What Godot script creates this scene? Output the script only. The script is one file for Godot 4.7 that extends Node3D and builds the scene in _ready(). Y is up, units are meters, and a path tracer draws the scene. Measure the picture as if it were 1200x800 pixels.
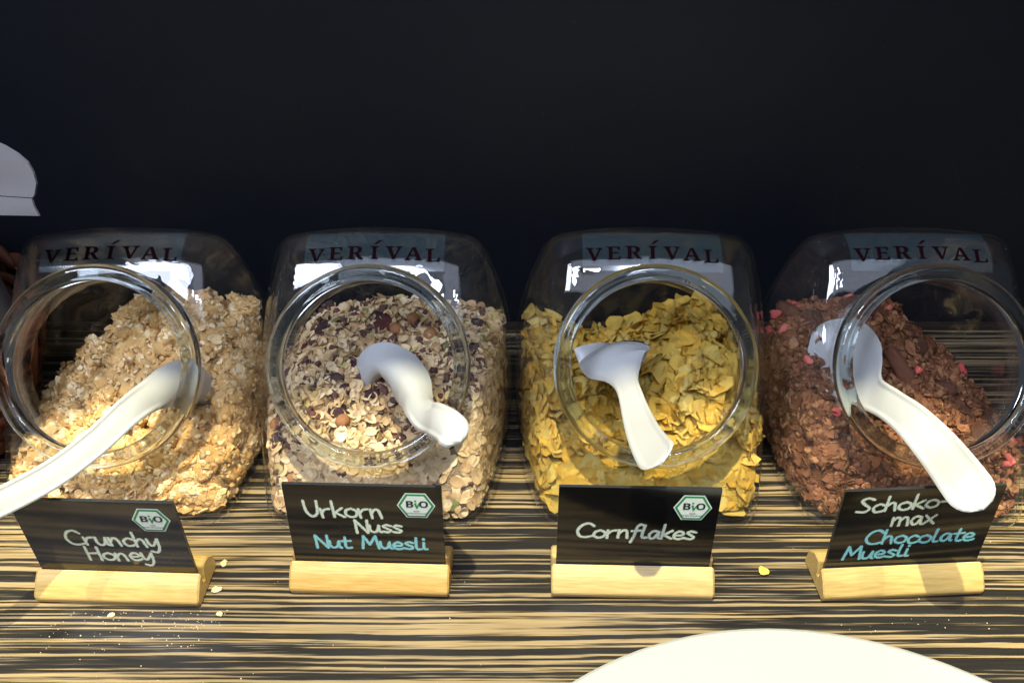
extends Node3D

# ---------- mesh collector ----------
class MB:
	var v := PackedVector3Array()
	var n := PackedVector3Array()
	var uv := PackedVector2Array()
	var c := PackedColorArray()
	var idx := PackedInt32Array()
	var col := Color.WHITE
	func vert(p: Vector3, nn: Vector3, t := Vector2.ZERO) -> int:
		v.append(p); n.append(nn); uv.append(t); c.append(col)
		return v.size() - 1
	# winding follows the vertex normals
	func tri(a: int, b: int, d: int) -> void:
		var g := (v[d] - v[a]).cross(v[b] - v[a])
		if g.dot(n[a] + n[b] + n[d]) < 0.0:
			idx.append(a); idx.append(d); idx.append(b)
		else:
			idx.append(a); idx.append(b); idx.append(d)
	func quad(a: int, b: int, d: int, e: int) -> void:
		tri(a, b, d); tri(a, d, e)
	func flat(pts: Array, nn: Vector3) -> void:
		var f := []
		for p in pts:
			f.append(vert(p, nn, Vector2(p.x, p.y)))
		for i in range(1, pts.size() - 1):
			tri(f[0], f[i], f[i + 1])
	# smooth grid; out is +1 or -1 for the side of the normals
	func grid(rows: Array, out: float, close_j := false, close_i := false) -> void:
		var m: int = rows.size()
		var k: int = rows[0].size()
		var first := v.size()
		for i in m:
			for j in k:
				var j0: int = (j - 1 + k) % k if close_j else maxi(j - 1, 0)
				var j1: int = (j + 1) % k if close_j else mini(j + 1, k - 1)
				var i0: int = (i - 1 + m) % m if close_i else maxi(i - 1, 0)
				var i1: int = (i + 1) % m if close_i else mini(i + 1, m - 1)
				var a: Vector3 = rows[i][j1] - rows[i][j0]
				var b: Vector3 = rows[i1][j] - rows[i0][j]
				if a.length() < 1e-7:
					var q: int = i1 if i == 0 else i0
					a = rows[q][j1] - rows[q][j0]
				if b.length() < 1e-7: b = Vector3.UP
				vert(rows[i][j], a.cross(b).normalized() * out, Vector2(float(j) / (k - 1 if k > 1 else 1), float(i) / (m - 1 if m > 1 else 1)))
		for i in (m if close_i else m - 1):
			for j in (k if close_j else k - 1):
				var i2: int = (i + 1) % m
				var j2: int = (j + 1) % k
				quad(first + i * k + j, first + i * k + j2, first + i2 * k + j2, first + i2 * k + j)
	func add(o: MB, t: Transform3D, tint := Color.WHITE) -> void:
		var first := v.size()
		for i in o.v.size():
			v.append(t * o.v[i]); n.append((t.basis * o.n[i]).normalized()); uv.append(o.uv[i]); c.append(o.c[i] * tint)
		for i in o.idx: idx.append(first + i)
	func mesh() -> ArrayMesh:
		var a := []
		a.resize(Mesh.ARRAY_MAX)
		a[Mesh.ARRAY_VERTEX] = v; a[Mesh.ARRAY_NORMAL] = n; a[Mesh.ARRAY_TEX_UV] = uv; a[Mesh.ARRAY_COLOR] = c; a[Mesh.ARRAY_INDEX] = idx
		var m := ArrayMesh.new()
		m.add_surface_from_arrays(Mesh.PRIMITIVE_TRIANGLES, a)
		return m

# ---------- naming ----------
var used := {}
func numbered(called: String) -> String:
	used[called] = int(used.get(called, -1)) + 1
	return called if used[called] == 0 else "%s_%03d" % [called, used[called]]
func thing(called: String, label: String, category: String, at := Vector3.ZERO, turn := 0.0, group := "") -> Node3D:
	var o := Node3D.new()
	o.name = numbered(called)
	add_child(o)
	o.position = at; o.rotation.y = turn
	tag(o, label, category, group)
	return o
func tag(o: Node3D, label: String, category: String, group := "") -> void:
	o.set_meta("label", label); o.set_meta("category", category)
	if group: o.set_meta("group", group)
func part(called: String, m: Mesh, mt: Material, parent: Node3D) -> MeshInstance3D:
	var o := MeshInstance3D.new()
	o.name = called if parent != self else numbered(called)
	o.mesh = m; o.material_override = mt
	parent.add_child(o, true)
	return o
func struct(called: String, m: Mesh, mt: Material) -> MeshInstance3D:
	var o := part(called, m, mt, self)
	o.set_meta("kind", "structure")
	return o

# ---------- materials ----------
func lin(r: float, g: float, b: float, a := 1.0) -> Color:
	var s := Color(r, g, b).linear_to_srgb()
	s.a = a
	return s
func mat(called: String, r: float, g: float, b: float, rough: float, spec := 0.5) -> StandardMaterial3D:
	var m := StandardMaterial3D.new()
	m.resource_name = called
	m.albedo_color = lin(r, g, b)
	m.roughness = rough
	m.metallic_specular = spec
	return m
func noise(sd: int, freq: float, oct := 3) -> FastNoiseLite:
	var f := FastNoiseLite.new()
	f.seed = sd; f.frequency = freq; f.fractal_octaves = oct
	f.noise_type = FastNoiseLite.TYPE_SIMPLEX_SMOOTH
	return f
func bump_tex(sd: int, freq: float, w := 256) -> NoiseTexture2D:
	var t := NoiseTexture2D.new()
	t.width = w; t.height = w; t.seamless = true
	t.noise = noise(sd, freq, 4)
	return t
func with_relief(m: StandardMaterial3D, tex: Texture2D, cm: float, scale: Vector3) -> StandardMaterial3D:
	m.heightmap_enabled = true
	m.heightmap_texture = tex
	m.heightmap_scale = cm
	m.uv1_triplanar = true
	m.uv1_scale = scale
	return m

# ---------- the jar's shape ----------
const TILT := 0.6458          # the mouth looks up by 37 degrees
const ROUND := 0.0115
const WALL := 0.0036
var AX := Vector3(0, sin(TILT), cos(TILT))
var DOWN := Vector3(0, -cos(TILT), sin(TILT))
var FACE := Vector3(0, 0.0975, 0.0146)
var MID := Vector3(0, 0.075, -0.012)
func pos2(x: float) -> float:
	return x * x if x > 0.0 else 0.0
func jar_f(p: Vector3) -> float:
	var s := 0.0
	var q := Vector3(absf(p.x), p.y, p.z)
	var dy := q.y - 0.05
	var back := maxf((p - FACE).dot(AX) + 0.095, 0.0)
	s += pos2(q.x - 0.0960 + back * back * 2.60 + dy * dy * (1.15 if dy > 0.0 else 1.6) + ROUND)
	s += pos2(p.distance_to(Vector3(0, 0.083, 0.0255) - AX * 1.1) - 1.1 + ROUND)
	s += pos2(p.distance_to(Vector3(0, -0.339, -0.03)) - 0.5 + ROUND)
	s += pos2(p.distance_to(Vector3(0, 0.07, 0.316)) - 0.4 + ROUND)
	s += pos2(-p.y + ROUND)
	return sqrt(s) - ROUND
func jar_n(p: Vector3) -> Vector3:
	var e := 0.0006
	return Vector3(jar_f(p + Vector3(e, 0, 0)) - jar_f(p - Vector3(e, 0, 0)), jar_f(p + Vector3(0, e, 0)) - jar_f(p - Vector3(0, e, 0)), jar_f(p + Vector3(0, 0, e)) - jar_f(p - Vector3(0, 0, e))).normalized()
func jar_hit(from: Vector3, dir: Vector3, inset: float) -> Vector3:
	var a := 0.0
	var b := 0.2
	for i in 16:
		var m := (a + b) * 0.5
		if jar_f(from + dir * m) + inset > 0.0: b = m
		else: a = m
	return from + dir * (a + b) * 0.5
func mouth_r(p: Vector3) -> float:
	var d := p - FACE
	var a := d.dot(AX)
	return (d - AX * a).length() if a > -0.03 else 9.0
func cube_dirs(nn: int) -> Array:
	var faces := []
	for ax in [[Vector3.RIGHT, Vector3.UP, Vector3.BACK], [Vector3.LEFT, Vector3.UP, Vector3.BACK], [Vector3.UP, Vector3.RIGHT, Vector3.BACK], [Vector3.DOWN, Vector3.RIGHT, Vector3.BACK], [Vector3.BACK, Vector3.RIGHT, Vector3.UP], [Vector3.FORWARD, Vector3.RIGHT, Vector3.UP]]:
		var rows := []
		for i in nn + 1:
			var row := []
			for j in nn + 1:
				var a := tan((float(i) / nn * 2.0 - 1.0) * PI / 4)
				var b := tan((float(j) / nn * 2.0 - 1.0) * PI / 4)
				row.append((ax[0] + ax[1] * a + ax[2] * b).normalized())
			rows.append(row)
		faces.append(rows)
	return faces
func jar_body_mesh() -> ArrayMesh:
	var mb := MB.new()
	var hole := 0.0585
	var wob := noise(5, 24.0, 2)
	for shell in 2:
		var inset := 0.0 if shell == 0 else WALL
		for rows in cube_dirs(52):
			var ids := []
			for row in rows:
				var r := []
				for d in row:
					var p := jar_hit(MID, d, inset)
					var rr := mouth_r(p)
					var inside := rr < hole
					if inside and rr > hole - 0.008:
						var w := p - FACE
						var rad := w - AX * w.dot(AX)
						p = jar_hit(FACE + rad * (hole / rr) - AX * 0.03, AX, inset)
					var nn := jar_n(p)
					# moulded glass is never quite even
					nn = (nn + Vector3(wob.get_noise_3dv(p), wob.get_noise_3dv(p + Vector3(3, 0, 0)), wob.get_noise_3dv(p + Vector3(0, 3, 0))) * 0.13).normalized()
					r.append([mb.vert(p, nn if shell == 0 else -nn), inside and rr <= hole - 0.008])
				ids.append(r)
			for i in ids.size() - 1:
				for j in ids.size() - 1:
					var q := [ids[i][j], ids[i][j + 1], ids[i + 1][j + 1], ids[i + 1][j]]
					if q[0][1] or q[1][1] or q[2][1] or q[3][1]: continue
					var cen := (mb.v[q[0][0]] + mb.v[q[1][0]] + mb.v[q[2][0]] + mb.v[q[3][0]]) / 4
					if mouth_r(cen) < hole - 0.0015: continue
					mb.quad(q[0][0], q[1][0], q[2][0], q[3][0])
	return mb.mesh()
func rounded_loop(pts: Array, rad: Array, seg := 4) -> Array:
	# closed polygon in 2D with rounded corners: [Vector2]
	var out := []
	var k := pts.size()
	for i in k:
		var p: Vector2 = pts[i]
		var a: Vector2 = pts[(i - 1 + k) % k] - p
		var b: Vector2 = pts[(i + 1) % k] - p
		var r: float = minf(rad[i], 0.48 * minf(a.length(), b.length()))
		if r < 1e-5:
			out.append(p); continue
		var pa := p + a.normalized() * r
		var pb := p + b.normalized() * r
		for s in seg + 1:
			var t := float(s) / seg
			out.append(pa.lerp(p, t).lerp(p.lerp(pb, t), t))
	return out
func turned(loop: Array, close_i: bool) -> ArrayMesh:
	var mb := MB.new()
	var rows := []
	var segs := 128
	for q in loop:
		var row := []
		for j in segs:
			var a := TAU * j / segs
			row.append(FACE + AX * q.y + (Vector3.RIGHT * cos(a) + DOWN * sin(a)) * q.x)
		rows.append(row)
	mb.grid(rows, 1.0, true, close_i)
	var far := 0
	for i in mb.v.size():
		if mouth_r(mb.v[i]) < 9.0 and mouth_r(mb.v[i]) > mouth_r(mb.v[far]): far = i
	var d := mb.v[far] - FACE
	d -= AX * d.dot(AX)
	if mb.n[far].dot(d) < 0.0:
		mb = MB.new()
		mb.grid(rows, -1.0, true, close_i)
	return mb.mesh()
func neck_mesh() -> ArrayMesh:
	return turned([Vector2(0.0562, -0.008), Vector2(0.0560, 0.0), Vector2(0.0568, 0.0136), Vector2(0.0606, 0.0136), Vector2(0.0606, 0.004), Vector2(0.0612, 0.0), Vector2(0.0625, -0.003), Vector2(0.0625, -0.008)], false)
func lip_mesh() -> ArrayMesh:
	return turned(rounded_loop([Vector2(0.0566, 0.0138), Vector2(0.0558, 0.0240), Vector2(0.0655, 0.0240), Vector2(0.0675, 0.0190), Vector2(0.0672, 0.0138)], [0.0012, 0.0040, 0.0030, 0.0022, 0.0016], 7), true)
func bead_mesh() -> ArrayMesh:
	return turned(rounded_loop([Vector2(0.0608, 0.0046), Vector2(0.0608, 0.0108), Vector2(0.0664, 0.0104), Vector2(0.0664, 0.0050)], [0.0006, 0.0012, 0.0026, 0.0026], 6), true)
# a point of the front face: u across, w up from the mouth's centre
func on_face(u: float, w: float, off: float) -> Array:
	var p := FACE + Vector3.RIGHT * u - DOWN * w
	var q := jar_hit(p - AX * 0.06, AX, 0.0)
	return [q + AX * off, jar_n(q)]

# ---------- heaps ----------
const HU := [-0.085, -0.042, 0.0, 0.042, 0.085]
const HZ := [0.062, 0.0, -0.062]
var HEAPS := [
	[[0.022, 0.034, 0.042, 0.047, 0.054], [0.020, 0.040, 0.074, 0.084, 0.084], [0.022, 0.056, 0.091, 0.096, 0.090]],
	[[0.042, 0.045, 0.045, 0.046, 0.055], [0.046, 0.074, 0.082, 0.081, 0.078], [0.046, 0.084, 0.088, 0.085, 0.083]],
	[[0.052, 0.043, 0.043, 0.045, 0.035], [0.068, 0.046, 0.052, 0.083, 0.034], [0.078, 0.058, 0.066, 0.092, 0.038]],
	[[0.055, 0.047, 0.041, 0.036, 0.030], [0.080, 0.081, 0.075, 0.046, 0.022], [0.086, 0.086, 0.087, 0.052, 0.018]],
]
# hollows where the spoons have dug: across, depth, how deep, how wide
const DENTS := [[0.060, 0.020, 0.040, 0.034], [0.014, 0.028, 0.022, 0.026], [-0.022, 0.012, 0.014, 0.028], [-0.045, 0.0, 0.010, 0.03]]
var lumps: FastNoiseLite
var lump_amp := 0.004
func heap_h(k: int, u: float, z: float) -> float:
	var i := 0
	while i < 3 and u > HU[i + 1]: i += 1
	var j := 0 if z > HZ[1] else 1
	var a := smoothstep(0.0, 1.0, clampf((u - HU[i]) / (HU[i + 1] - HU[i]), 0.0, 1.0))
	var b := smoothstep(0.0, 1.0, clampf((HZ[j] - z) / (HZ[j] - HZ[j + 1]), 0.0, 1.0))
	var g: Array = HEAPS[k]
	var h := lerpf(lerpf(g[j][i], g[j][i + 1], a), lerpf(g[j + 1][i], g[j + 1][i + 1], a), b)
	h += lumps.get_noise_3d(u, z, k * 3.0) * lump_amp
	var dn: Array = DENTS[k]
	h -= dn[2] * exp(-((u - dn[0]) * (u - dn[0]) + (z - dn[1]) * (z - dn[1])) / (dn[3] * dn[3]))
	if absf(u) < 0.06: h = minf(h, maxf(0.050, FACE.y - (z - FACE.z) * 1.327 - 0.010))
	return h
func heap_n(k: int, u: float, z: float) -> Vector3:
	var e := 0.004
	return Vector3(heap_h(k, u - e, z) - heap_h(k, u + e, z), 2 * e, heap_h(k, u, z - e) - heap_h(k, u, z + e)).normalized()
func heap_core(k: int, inset: float) -> ArrayMesh:
	var mb := MB.new()
	var cen := Vector3(-0.02 if k == 3 else 0.025, 0.016, 0.01)
	for rows in cube_dirs(26):
		var pts := []
		for row in rows:
			var r := []
			for d in row:
				var t := 0.004
				while t < 0.2:
					var p: Vector3 = cen + d * t
					if jar_f(p) + WALL + inset > 0.0 or p.y > heap_h(k, p.x, p.z) - inset: break
					t += 0.0012
				r.append(cen + d * t)
			pts.append(r)
		var out := 1.0
		var mid: Vector3 = pts[13][13]
		var nn: Vector3 = (pts[13][14] - pts[13][12]).cross(pts[14][13] - pts[12][13])
		if nn.dot(mid - cen) < 0.0: out = -1.0
		mb.grid(pts, out)
	return mb.mesh()
# spots on the open heap and where it lies against the glass: [point, normal, open]
func heap_spots(k: int, count_open: int, count_wall: int, rng: RandomNumberGenerator, depth: float) -> Array:
	var out := []
	while out.size() < count_open:
		var u := rng.randf_range(-0.09, 0.09)
		var z := rng.randf_range(-0.085, 0.085)
		var p := Vector3(u, heap_h(k, u, z), z)
		if jar_f(p) + WALL > -depth: continue
		out.append([p, heap_n(k, u, z), true])
	var tries := 0
	while out.size() < count_open + count_wall and tries < 400000:
		tries += 1
		var d := Vector3(rng.randfn(), rng.randfn(), rng.randfn()).normalized()
		var from := Vector3(0, 0.045, 0.0)
		var p := jar_hit(from, d, WALL + depth)
		if p.y > heap_h(k, p.x, p.z) or p.y < 0.0035 + depth or p.z < -0.055 or mouth_r(p) < 0.053: continue
		out.append([p, jar_n(p), false])
	return out
func piece_basis(nrm: Vector3, jit: float, s: Vector3, rng: RandomNumberGenerator) -> Basis:
	var y := (nrm + Vector3(rng.randfn(), rng.randfn(), rng.randfn()) * jit).normalized()
	var x := y.cross(Vector3(rng.randfn(), rng.randfn(), rng.randfn())).normalized()
	return Basis(x * s.x, y * s.y, x.cross(y) * s.z)
# adds pieces to a heap: the ones that show largest as parts, the rest as stuff
func strew(heap: Node3D, called: String, meshes: Array, spots: Array, mats: Array, loose: Material, size: Vector2, jit: float, lift: Vector2, sq: Vector2, rng: RandomNumberGenerator, limit: int, tints: Array, eye: Vector3) -> void:
	var all := []
	for s in spots:
		var f := rng.randf_range(size.x, size.y)
		var b := piece_basis(s[1], jit if s[2] else jit * 0.2, Vector3(f * rng.randf_range(sq.x, sq.y), f if s[2] else f * 0.6, f), rng)
		var p: Vector3 = s[0] + s[1] * (rng.randf_range(lift.x, lift.y) if s[2] else -0.0008)
		for it in 3:
			for e in [b.x, -b.x, b.z, -b.z]:
				var q: Vector3 = p + e * 0.58
				var over := jar_f(q) + WALL + 0.0006
				if over > 0.0 and mouth_r(q) > 0.05: p -= jar_n(q) * over
		var to := eye - p
		var score: float = f * clampf(s[1].dot(to.normalized()), 0.0, 1.0) / to.length() * (1.25 if s[2] else 1.0)
		all.append([score, Transform3D(b, p)])
	all.sort_custom(func(a, b): return a[0] > b[0])
	var bins := []
	for m in meshes: bins.append([])
	for i in all.size():
		var m := rng.randi() % meshes.size()
		if i < limit:
			var o := part(called, meshes[m], mats[rng.randi() % mats.size()], heap)
			o.transform = all[i][1]
		else:
			bins[m].append(all[i][1])
	for m in meshes.size():
		if bins[m].is_empty(): continue
		var mm := MultiMesh.new()
		mm.transform_format = MultiMesh.TRANSFORM_3D
		mm.use_colors = true
		mm.mesh = meshes[m]
		mm.instance_count = bins[m].size()
		for i in bins[m].size():
			mm.set_instance_transform(i, bins[m][i])
			mm.set_instance_color(i, tints[rng.randi() % tints.size()])
		var o := MultiMeshInstance3D.new()
		o.name = "loose_" + called
		o.multimesh = mm; o.material_override = loose
		o.set_meta("kind", "stuff")
		heap.add_child(o, true)

# ---------- cereal pieces, one unit across ----------
func flake_mb(rng: RandomNumberGenerator, segs: int, thick: float, curl: float, rag: float, crease := 0.0, lng := 1.0, edge_tone := Color.WHITE, blister := 0.0) -> MB:
	var mb := MB.new()
	var cx := rng.randf_range(-curl, curl)
	var cz := rng.randf_range(0.3, 1.0) * curl * (1.0 if rng.randf() < 0.7 else -1.0)
	var ph := rng.randf() * TAU
	var edge := []
	var kink := []
	var e1 := rng.randf() * TAU
	var e2 := rng.randf() * TAU
	var e3 := rng.randf() * TAU
	for j in segs:
		var ja := TAU * j / segs
		edge.append(0.5 * (1.0 + rag * (0.55 * sin(2.0 * ja + e1) + 0.45 * sin(3.0 * ja + e2) + rng.randf_range(-0.3, 0.3))))
		kink.append(rag * (0.18 * sin(3.0 * ja + e3) + rng.randf_range(-0.1, 0.1)))
	var top := []
	var bot := []
	var fz := noise(rng.randi() % 9999, 2.4, 2)
	var radii := [0.0, 0.55, 1.0] if blister == 0.0 else [0.0, 0.38, 0.72, 1.0]
	var last := (radii.size() - 1) * segs
	for r in radii:
		var a := []
		var b := []
		for j in segs:
			var t := TAU * j / segs
			var e: float = edge[j] * r
			var x := cos(t) * e * lng
			var z := sin(t) * e
			var y: float = x * x * cx * 2.0 + z * z * cz * 2.0 + sin(x * 9.0 + ph) * rag * 0.10 + sin(z * 11.0 + ph * 2.0) * rag * 0.10 + kink[j] * r * r
			var th: float = thick * (1.0 - 0.75 * r * r)
			y += blister * fz.get_noise_2d(x, z)
			if crease > 0.0: y -= crease * exp(-z * z * 140.0) * (1.0 - r * 0.6)
			a.append(Vector3(x, y + th * 0.5, z))
			b.append(Vector3(x, y - th * 0.5, z))
		top.append(a); bot.append(b)
	mb.grid(top, 1.0, true)
	if mb.n[segs + 1].y < 0.0: # turn outward
		mb = MB.new()
		mb.grid(top, -1.0, true)
	var first := mb.v.size()
	mb.grid(bot, 1.0, true)
	if mb.n[first + segs + 1].y > 0.0:
		for i in range(first, mb.n.size()): mb.n[i] = -mb.n[i]
		# rebuild the winding of the lower side
		for i in range(0, mb.idx.size(), 3):
			if mb.idx[i] >= first:
				var q := mb.idx[i + 1]
				mb.idx[i + 1] = mb.idx[i + 2]; mb.idx[i + 2] = q
	for j in segs:
		var j2 := (j + 1) % segs
		mb.quad(last + j, last + j2, first + last + j2, first + last + j)
	for j in segs:
		mb.c[last + j] = edge_tone
		mb.c[first + last + j] = edge_tone
	return mb
func lump_mb(rng: RandomNumberGenerator, nu: int, nv: int, rough: float, sz: Vector3, boxy := 2.0) -> MB:
	var mb := MB.new()
	var f := noise(rng.randi() % 10000, 1.7, 3)
	var rows := []
	for i in nv + 1:
		var row := []
		var ph := PI * i / nv
		for j in nu:
			var th := TAU * j / nu
			var d := Vector3(sin(ph) * cos(th), cos(ph), sin(ph) * sin(th))
			var k := pow(pow(absf(d.x), boxy) + pow(absf(d.y), boxy) + pow(absf(d.z), boxy), -1.0 / boxy)
			var p := d * k * 0.5 * (1.0 + rough * f.get_noise_3dv(d * 1.2) * 1.6)
			row.append(p * sz)
		rows.append(row)
	mb.grid(rows, 1.0, true)
	var m := (nv / 2) * nu
	if mb.n[m].dot(mb.v[m]) < 0.0:
		mb = MB.new()
		mb.grid(rows, -1.0, true)
	return mb
# oats baked into a lump
func cluster_mb(rng: RandomNumberGenerator, oats: int, oat: float, tones: Array, core_tone: Color) -> MB:
	var mb := MB.new()
	var core := lump_mb(rng, 10, 7, 0.6, Vector3(0.84, 0.68, 0.76))
	mb.add(core, Transform3D(), core_tone)
	var kinds := []
	var puffs := []
	for i in 3:
		kinds.append(flake_mb(rng, 7, 0.30, 0.5, 0.25, 0.05, 1.2))
		puffs.append(lump_mb(rng, 7, 5, 0.5, Vector3(1.0, 0.75, 0.9)))
	for i in oats:
		var d := Vector3(rng.randfn(), rng.randfn(), rng.randfn()).normalized()
		var p := d * Vector3(0.39, 0.31, 0.35) * rng.randf_range(0.92, 1.15)
		if i % 2 == 1:
			mb.add(puffs[i % 3], Transform3D(piece_basis(d, 0.3, Vector3.ONE * oat * rng.randf_range(0.6, 1.05), rng), p * 0.96), tones[rng.randi() % tones.size()])
			continue
		mb.add(kinds[i % 3], Transform3D(piece_basis(d, 0.45, Vector3.ONE * oat * rng.randf_range(0.75, 1.25), rng), p), tones[rng.randi() % tones.size()])
	return mb

# ---------- spoon ----------
func spoon(label: String, st: Array, split: int, white: Material, eye: Vector3) -> void:
	var base: Vector3 = st[4][0]
	var t := thing("serving_spoon", label, "spoon", base, 0.0, "white plastic spoons in the jars")
	var steps := 7
	var k := st.size()
	var sec := []
	for i in k - 1:
		for s in steps + (1 if i == k - 2 else 0):
			var f := float(s) / steps
			var a: Array = st[maxi(i - 1, 0)]
			var b: Array = st[i]
			var c: Array = st[i + 1]
			var d: Array = st[mini(i + 2, k - 1)]
			sec.append([b[0].cubic_interpolate(c[0], a[0], d[0], f), cubic_interpolate(b[1], c[1], a[1], d[1], f) * 0.92, lerpf(b[2], c[2], f), i + f])
	var total := sec.size()
	# rounded ends
	var lens := [0.0]
	for i in range(1, total): lens.append(lens[i - 1] + sec[i][0].distance_to(sec[i - 1][0]))
	var prev := Vector3.ZERO
	var turn_n := 1.0
	var rings := []
	var cut := 0
	for i in total:
		var p: Vector3 = sec[i][0]
		var tan_: Vector3 = (sec[mini(i + 1, total - 1)][0] - sec[maxi(i - 1, 0)][0]).normalized()
		var view := (eye - p).normalized()
		var side := tan_.cross(view)
		if side.dot(prev) < 0.0: side = -side
		side = (side.normalized() * 0.6 + prev * 0.8).normalized() if prev != Vector3.ZERO else side.normalized()
		side = (side - tan_ * side.dot(tan_)).normalized()
		prev = side
		var nrm := side.cross(tan_).normalized()
		if i == 0: turn_n = 1.0 if nrm.dot(view) > 0.0 else -1.0
		nrm *= turn_n
		var w: float = sec[i][1]
		var e0: float = clampf(lens[i] / (w * 0.5), 0.0, 1.0)
		var e1: float = clampf((lens[total - 1] - lens[i]) / (w * 0.5), 0.0, 1.0)
		w *= maxf(sqrt(1.0 - pow(1.0 - e0, 2.0)), 0.02) * maxf(sqrt(1.0 - pow(1.0 - e1, 2.0)), 0.02)
		var th := 0.0019 * clampf(w / 0.012, 0.15, 1.0)
		var row := []
		var m := 18
		for side_of in 2:
			for q in m + 1:
				var u := (float(q) / m * 2.0 - 1.0) * (1.0 if side_of == 0 else -1.0)
				var edge := sqrt(maxf(0.0, 1.0 - pow(absf(u), 14.0)))
				var up: float = -sec[i][2] * u * u + (th * 0.5 * edge if side_of == 0 else -th * 0.5 * edge)
				# a shallow groove along each side of the handle
				up += 0.0013 * smoothstep(0.66, 0.86, absf(u)) * clampf(split + 0.5 - sec[i][3], 0.0, 1.0) * clampf(w / 0.015, 0.0, 1.0)
				row.append(p + side * u * w * 0.5 + nrm * up - base)
		rings.append(row)
		if sec[i][3] <= split: cut = i
	for half in 2:
		var rows := rings.slice(0, cut + 1) if half == 0 else rings.slice(cut)
		var mb := MB.new()
		mb.grid(rows, 1.0, true)
		var mid: int = rows.size() / 2
		var at: int = mid * rows[0].size() + 9
		var under: Vector3 = rows[mid][28]
		if mb.n[at].dot(rows[mid][9] - under) < 0.0:
			mb = MB.new()
			mb.grid(rows, -1.0, true)
		var o := part("handle" if half == 0 else "bowl", mb.mesh(), white, t)

# ---------- handwriting ----------
const G := {
	"C": [0.8, [[0.75, 0.82, 0.5, 1.0, 0.2, 0.85, 0.05, 0.45, 0.18, 0.1, 0.45, 0.0, 0.82, 0.12]]],
	"S": [0.66, [[0.62, 0.88, 0.35, 1.0, 0.12, 0.82, 0.3, 0.55, 0.52, 0.3, 0.38, 0.04, 0.02, 0.08]]],
	"U": [0.7, [[0.05, 1.0, 0.08, 0.35, 0.3, 0.02, 0.55, 0.25, 0.62, 1.0]]],
	"N": [0.68, [[0.06, 0.0, 0.06, 1.0], [0.06, 1.0, 0.58, 0.02], [0.58, 0.02, 0.62, 1.0]]],
	"M": [0.88, [[0.02, 0.0, 0.14, 1.0], [0.14, 1.0, 0.38, 0.32], [0.38, 0.32, 0.7, 1.0], [0.7, 1.0, 0.8, 0.0]]],
	"H": [0.7, [[0.08, 1.0, 0.06, 0.0], [0.6, 1.0, 0.58, 0.0], [0.06, 0.5, 0.6, 0.54]]],
	"r": [0.52, [[0.02, 0.55, 0.06, 0.0], [0.06, 0.3, 0.2, 0.5, 0.4, 0.56]]],
	"u": [0.58, [[0.02, 0.55, 0.03, 0.18, 0.16, 0.02, 0.34, 0.12, 0.46, 0.55], [0.46, 0.55, 0.46, 0.1, 0.54, 0.02]]],
	"n": [0.60, [[0.02, 0.55, 0.04, 0.0], [0.05, 0.3, 0.2, 0.53, 0.36, 0.5, 0.42, 0.25, 0.46, 0.0]]],
	"c": [0.52, [[0.46, 0.46, 0.26, 0.55, 0.05, 0.34, 0.1, 0.06, 0.28, 0.0, 0.5, 0.1]]],
	"h": [0.55, [[0.04, 1.0, 0.04, 0.0], [0.05, 0.3, 0.22, 0.54, 0.37, 0.48, 0.41, 0.25, 0.46, 0.0]]],
	"y": [0.58, [[0.02, 0.55, 0.06, 0.2, 0.2, 0.08, 0.46, 0.5], [0.48, 0.56, 0.44, -0.05, 0.28, -0.38, 0.02, -0.32]]],
	"o": [0.6, [[0.3, 0.54, 0.08, 0.42, 0.04, 0.16, 0.24, 0.0, 0.48, 0.1, 0.52, 0.38, 0.3, 0.54]]],
	"e": [0.56, [[0.06, 0.26, 0.36, 0.28, 0.46, 0.42, 0.26, 0.56, 0.06, 0.36, 0.1, 0.08, 0.3, 0.0, 0.52, 0.1]]],
	"k": [0.54, [[0.05, 1.0, 0.05, 0.0], [0.46, 0.58, 0.08, 0.24], [0.12, 0.26, 0.5, 0.0]]],
	"s": [0.5, [[0.44, 0.5, 0.22, 0.57, 0.08, 0.44, 0.24, 0.3, 0.4, 0.16, 0.28, 0.01, 0.02, 0.06]]],
	"t": [0.46, [[0.2, 0.88, 0.18, 0.16, 0.28, 0.01, 0.44, 0.06], [0.0, 0.56, 0.44, 0.6]]],
	"l": [0.36, [[0.1, 0.92, 0.08, 0.1, 0.3, 0.04]]],
	"i": [0.24, [[0.08, 0.55, 0.07, 0.06, 0.2, 0.02], [0.09, 0.8, 0.1, 0.83]]],
	"f": [0.44, [[0.5, 0.92, 0.34, 1.0, 0.2, 0.8, 0.16, 0.2, 0.06, -0.3], [0.0, 0.52, 0.42, 0.56]]],
	"a": [0.58, [[0.42, 0.5, 0.2, 0.55, 0.04, 0.3, 0.12, 0.03, 0.3, 0.08, 0.44, 0.48], [0.44, 0.5, 0.46, 0.1, 0.56, 0.02]]],
	"m": [0.82, [[0.02, 0.55, 0.02, 0.0], [0.04, 0.32, 0.2, 0.54, 0.33, 0.46, 0.34, 0.0], [0.35, 0.32, 0.52, 0.54, 0.66, 0.46, 0.72, 0.0]]],
	"x": [0.54, [[0.04, 0.55, 0.46, 0.0], [0.48, 0.56, 0.02, 0.0]]],
	"-": [0.5, [[0.06, 0.36, 0.46, 0.4]]],
	" ": [0.5, []],
}
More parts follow.
